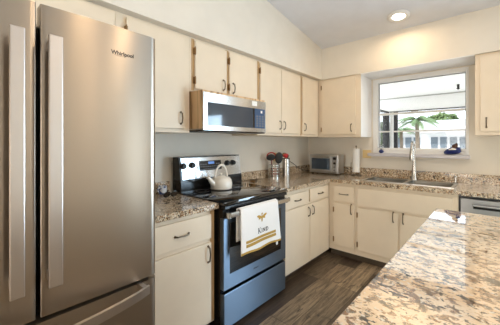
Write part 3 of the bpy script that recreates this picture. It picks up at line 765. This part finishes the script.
# ---------------------------------------------------------------- paper towel, switch plate, sill items
px_, py_ = .772, 3.90
t = thing('paper_towel_holder', 'dark metal stand holding the paper towel roll', 'paper towel holder', (px_, py_, CT1))
bm = B(); lathe(bm, (px_, py_, CT1), [(.07, .0006), (.07, .010), (.062, .014)], 28); obj('base', bm, 'nickel', t, True)
bm = B(); tube(bm, [(px_, py_, CT1+.014), (px_, py_, 1.325)], .006, 10); lathe(bm, (px_, py_, 1.325), [(.010, 0), (.012, .008), (.006, .016)], 12); obj('post', bm, 'nickel', t, True)
bm = B(); tube(bm, [(px_-.064, py_-.02, CT1+.012), (px_-.066, py_-.02, 1.05), (px_-.064, py_-.02, 1.10)], .0035, 8); obj('arm', bm, 'nickel', t, True)
t = thing('paper_towel_roll', 'white paper towel roll standing between the toaster oven and the sink', 'paper towels', (px_, py_, CT1+.03))
bm = B(); lathe(bm, (px_, py_, .965), [(.018, 0), (.048, 0), (.048, .335), (.018, .335), (.018, 0)], 32, cap=False); obj('roll', bm, 'white', t, True)
bm = B(); lathe(bm, (px_, py_, .965), [(.0155, .001), (.0175, .001), (.0175, .334), (.0155, .334), (.0155, .001)], 20, cap=False); obj('core', bm, 'hinge', t)
t = thing('switch_plate', 'ivory double switch and outlet plate left of the window', 'wall plate', (.86, WY, 1.22))
bm = B(); bx(bm, .808, .925, WY-.007, WY-.0005, 1.160, 1.278, .002); pl = obj('plate', bm, 'ivory', t)
for x in (.834, .886):
    bm = B(); bx(bm, x-.012, x+.012, WY-.011, WY-.0072, 1.195, 1.25, .002); obj('rocker', bm, 'ivory', pl)
sz = 1.2385
t = thing('bud_vase', 'small cobalt blue glass jar at the left end of the window sill', 'vase', (1.075, WY-.05, sz))
bm = B(); lathe(bm, (1.075, WY-.05, sz), [(.014, .0005), (.030, .014), (.031, .03), (.018, .045), (.014, .05)], 20); obj('body', bm, 'navy', t, True)
bm = B()
for k in range(9):
    a = 2.4*k; q = Vector((1.075, WY-.05, sz+.05)); e = q+Vector((.028*cos(a), .015*sin(a), .03+.012*(k % 4)))
    tube(bm, [q-Vector((0, 0, .01)), q.lerp(e, .5)+Vector((0, 0, .008)), e], [.0015, .0015, .001], 5); 
    r_ = .011
    lathe(bm, e, [(.002, -.008), (r_, 0), (.002, .008)], 8)
obj('flowers', bm, 'roofw', t, True)
t = thing('bird_figurine', 'navy and brown figurine at the right end of the window sill', 'figurine', (1.87, WY-.045, sz))
bm = B()   # rounded navy body, raised brown head
tube(bm, [(1.785, WY-.045, sz+.020), (1.80, WY-.045, sz+.026), (1.84, WY-.045, sz+.040), (1.885, WY-.045, sz+.056), (1.92, WY-.045, sz+.050), (1.94, WY-.045, sz+.030)], [.010, .024, .038, .050, .045, .018], 14)
for v_ in bm.verts: v_.co.z = max(v_.co.z, sz+.0006)
obj('body', bm, 'navy', t, True)
bm = B(); tube(bm, [(1.872, WY-.062, sz+.085), (1.89, WY-.062, sz+.10), (1.905, WY-.06, sz+.12), (1.908, WY-.06, sz+.14)], [.022, .030, .018, .006], 12); obj('head', bm, 'brownfig', t, True)
bm = B(); tube(bm, [(1.835, WY-.085, sz+.060), (1.87, WY-.10, sz+.072), (1.905, WY-.095, sz+.066)], [.006, .013, .006], 10); obj('collar', bm, 'cream', t, True)

# ================================================================ CEILING LIGHT (recessed can), tilted with the vault
SL = math.atan(.166)
def can(x, y, label, energy):
    t = thing('ceiling_light', label, 'ceiling light', (x, y, ceil_z(y)-.002)); t.rotation_euler = (-SL, 0, 0)
    def loc(name, bm, m, sm=True):
        me = bpy.data.meshes.new(name); bmesh.ops.recalc_face_normals(bm, faces=bm.faces); bm.to_mesh(me); bm.free()
        o = bpy.data.objects.new(name, me); C.objects.link(o); o.parent = t; me.materials.append(M[m])
        for p in me.polygons: p.use_smooth = sm
        return o
    bm = B(); lathe(bm, (0, 0, 0), [(.112, 0), (.112, -.012), (.085, -.020), (.066, -.014), (.066, 0), (.112, 0)], 36, cap=False); loc('trim_ring', bm, 'trimw')
    bm = B(); lathe(bm, (0, 0, -.012), [(.001, -.004), (.045, -.002), (.064, .0)], 30); loc('bulb', bm, 'lamp')
    d = bpy.data.lights.new('can_lamp', 'AREA'); d.shape = 'DISK'; d.size = .12; d.energy = energy; d.color = (1, .72, .44)
    o = bpy.data.objects.new('can_lamp', d); C.objects.link(o); o.parent = t; o.location = (0, 0, -.03)
can(1.455, 3.325, 'recessed round ceiling light with white trim near the window wall', 5)
can(2.5, .9, 'recessed round ceiling light above the island', 7)
can(3.2, 1.66, 'recessed round ceiling light above the right of the island', 11)
can(5.2, 1.74, 'recessed round ceiling light far to the right by the dining side', 11)

# ================================================================ ISLAND
t = thing('kitchen_island', 'kitchen island in the foreground with polished granite top', 'island', (2.5, .9, FZ))
box('base', 'cab', t, 1.99, 3.0, -.8, 2.29, FZ+.001, CT0-.001)
bm = B(); bx(bm, 1.932, 3.06, -.86, 2.345, CT0, CT1, .004); obj('top', bm, 'granite_island', t)

# ================================================================ OUTSIDE THE WINDOW
GZ = -.35
sbox('ground', 'patio', -40, 40, WY+.16, 80, GZ-.1, GZ);  # unseen ground, kept pale to bounce sunlight up to the porch ceiling
tag(bpy.data.objects['ground'], 'unseen ground outside the window, made pale to bounce light onto the porch')
t = thing('porch', 'white covered porch with dark screen frames outside the window', 'porch', (1, 5.5, GZ))
box('patio_slab', 'patio', t, -.2, 6.5, WY+.16, 7.2, GZ+.001, GZ+.08)
box('roof', 'porchw', t, -.6, 6.5, WY+.151, 7.2, 2.42, 2.52)
bm = B(); bx(bm, -.6, 6.5, 7.0, 7.08, 2.112, 2.419); obj('beam', bm, 'porchw', t)
box('seam_strip', 'seam', t, -.6, 6.5, 6.975, 6.999, 2.40, 2.419)
bm = B(); bx(bm, .38, 6.5, 6.99, 7.07, 2.092, 2.111); obj('screen_track', bm, 'dark', t)
bm = B(); bx(bm, .33, .38, WY+.2, 7.0, 2.075, 2.11); obj('side_track', bm, 'dark', t)
bm = B(); bx(bm, .395, .475, 6.98, 7.06, GZ+.08, 2.091); pst = obj('post', bm, 'porchw', t)
box('screen_post', 'dark', t, .475, .555, 6.99, 7.05, GZ+.08, 2.091)
box('screen_post', 'dark', t, .26, .39, 6.90, 6.98, GZ+.08, 2.074)
box('side_screen', 'screen', t, .35, .352, WY+.2, 6.89, GZ+.08, 2.075)
bm = B(); tube(bm, [(1.75, 6.1, 2.42), (1.75, 6.1, 2.37)], .02, 8); lathe(bm, (1.75, 6.1, 2.35), [(.01, -.02), (.03, 0), (.01, .02)], 10); obj('hook', bm, 'dark', t)

t = thing('neighbouring_building', 'long low white building with grey windows beyond the porch', 'building', (-2, 21, GZ))
box('wall', 'stucco', t, -9, 9, 20.5, 24, GZ+.001, 2.0)
bm = B(); prism(bm, [(19.9, 2.0), (24.6, 2.0), (24.6, 2.15), (22.4, 2.9), (19.9, 2.15)], 'x', -9.4, 9.4); obj('roof', bm, 'roofw', t)
for k in range(26):
    x = -5.6+k*.48
    if k % 5 == 4: continue
    wnd = box('window', 'winext', t, x, x+.36, 20.44, 20.49, 1.05, 1.72)
box('band', 'trimw', t, -9, 9, 20.2, 20.4, .55, .95)
def shrub(name, label, c, rx, ry, rz, nleaf, m='leaf', size=.16, group=None):
    bm = B(); rnd = random.Random(int(c[0]*100)+nleaf)
    for _ in range(nleaf):
        while True:
            p = Vector((rnd.uniform(-1, 1), rnd.uniform(-1, 1), rnd.uniform(-1, 1)))
            if .3 < p.length < 1: break
        q = Vector((c[0]+p.x*rx, c[1]+p.y*ry, c[2]+p.z*rz)); a = Vector((rnd.uniform(-1, 1), rnd.uniform(-1, 1), rnd.uniform(-.4, 1))).normalized()
        b2 = a.cross(Vector((rnd.uniform(-1, 1), rnd.uniform(-1, 1), rnd.uniform(-1, 1)))).normalized()
        s = size*rnd.uniform(.6, 1.2)
        vs = [bm.verts.new(q+v_) for v_ in (-a*s*.5, b2*s*.3, a*s*.5, -b2*s*.3)]; bm.faces.new(vs)
    t = thing(name, label, 'tree' if 'tree' in name else 'shrub', (c[0], c[1], GZ), group)
    obj('foliage', bm, m, t)
    bm = B(); tube(bm, [(c[0], c[1], GZ+.001), (c[0]+.05, c[1], c[2])], [.09, .05], 8); obj('trunk', bm, 'trunk', t)
    return t
shrub('broadleaf_tree', 'round green tree behind the building, right of the palm', (-.9, 26, 2.9), 1.3, 1, .75, 900, size=.4)
shrub('broadleaf_tree', 'wide green tree behind the building at the right of the window', (1.6, 28.5, 2.8), 1.1, 1, .55, 700, size=.4)
shrub('broadleaf_tree', 'small pale tree at the left of the palm beyond the porch post', (-3.1, 17.5, 1.9), .65, .6, .8, 700, size=.22)
shrub('hedge_shrub', 'grey green bush seen through the side screen of the porch', (-1.9, 9.0, 1.3), .9, .5, 1.1, 900, size=.18)
def palm(label, x, y, h, R_, nf, seed):
    rnd = random.Random(seed); t = thing('palm_tree', label, 'palm tree', (x, y, GZ))
    bm = B(); tube(bm, [(x, y, GZ+.001), (x+.03, y, GZ+(h-GZ)*.5), (x, y, h)], [.11, .085, .075], 10); obj('trunk', bm, 'trunk', t, True)
    for k in range(nf):
        a = 2*pi*k/nf+rnd.uniform(-.2, .2); el = rnd.uniform(.1, .95); L = R_*rnd.uniform(.85, 1.1)
        bm = B(); pts = []
        for j in range(9):
            s = j/8; r = L*s*cos(el*(1-s*.6)); z = L*(sin(el)*s-.75*s*s)
            pts.append(Vector((x+r*cos(a), y+r*sin(a), h+z)))
        tube(bm, pts, [.02-.0018*j for j in range(9)], 5)
        for j in range(1, 9):
            for q_ in (0, .33, .66):
                p = pts[j-1].lerp(pts[j], q_); d = (pts[j]-pts[j-1]).normalized(); sd = d.cross(Vector((0, 0, 1))).normalized()
                ll = .30*R_*sin(pi*(.12+.8*(j-1+q_)/8))
                for s in (-1, 1):
                    tip = p+sd*s*ll*.75+d*ll*.5-Vector((0, 0, ll*.45)); m0 = d*.035*R_
                    bm.faces.new([bm.verts.new(p-m0*.6), bm.verts.new(p+m0), bm.verts.new(tip)])
        obj('frond', bm, 'palm', t)
palm('tall palm tree in front of the white building, centre of the window', -.36, 14, 2.35, .95, 15, 3)
palm('smaller palm at the left of the window view beyond the porch post', -1.55, 16.4, 2.0, .85, 13, 5)
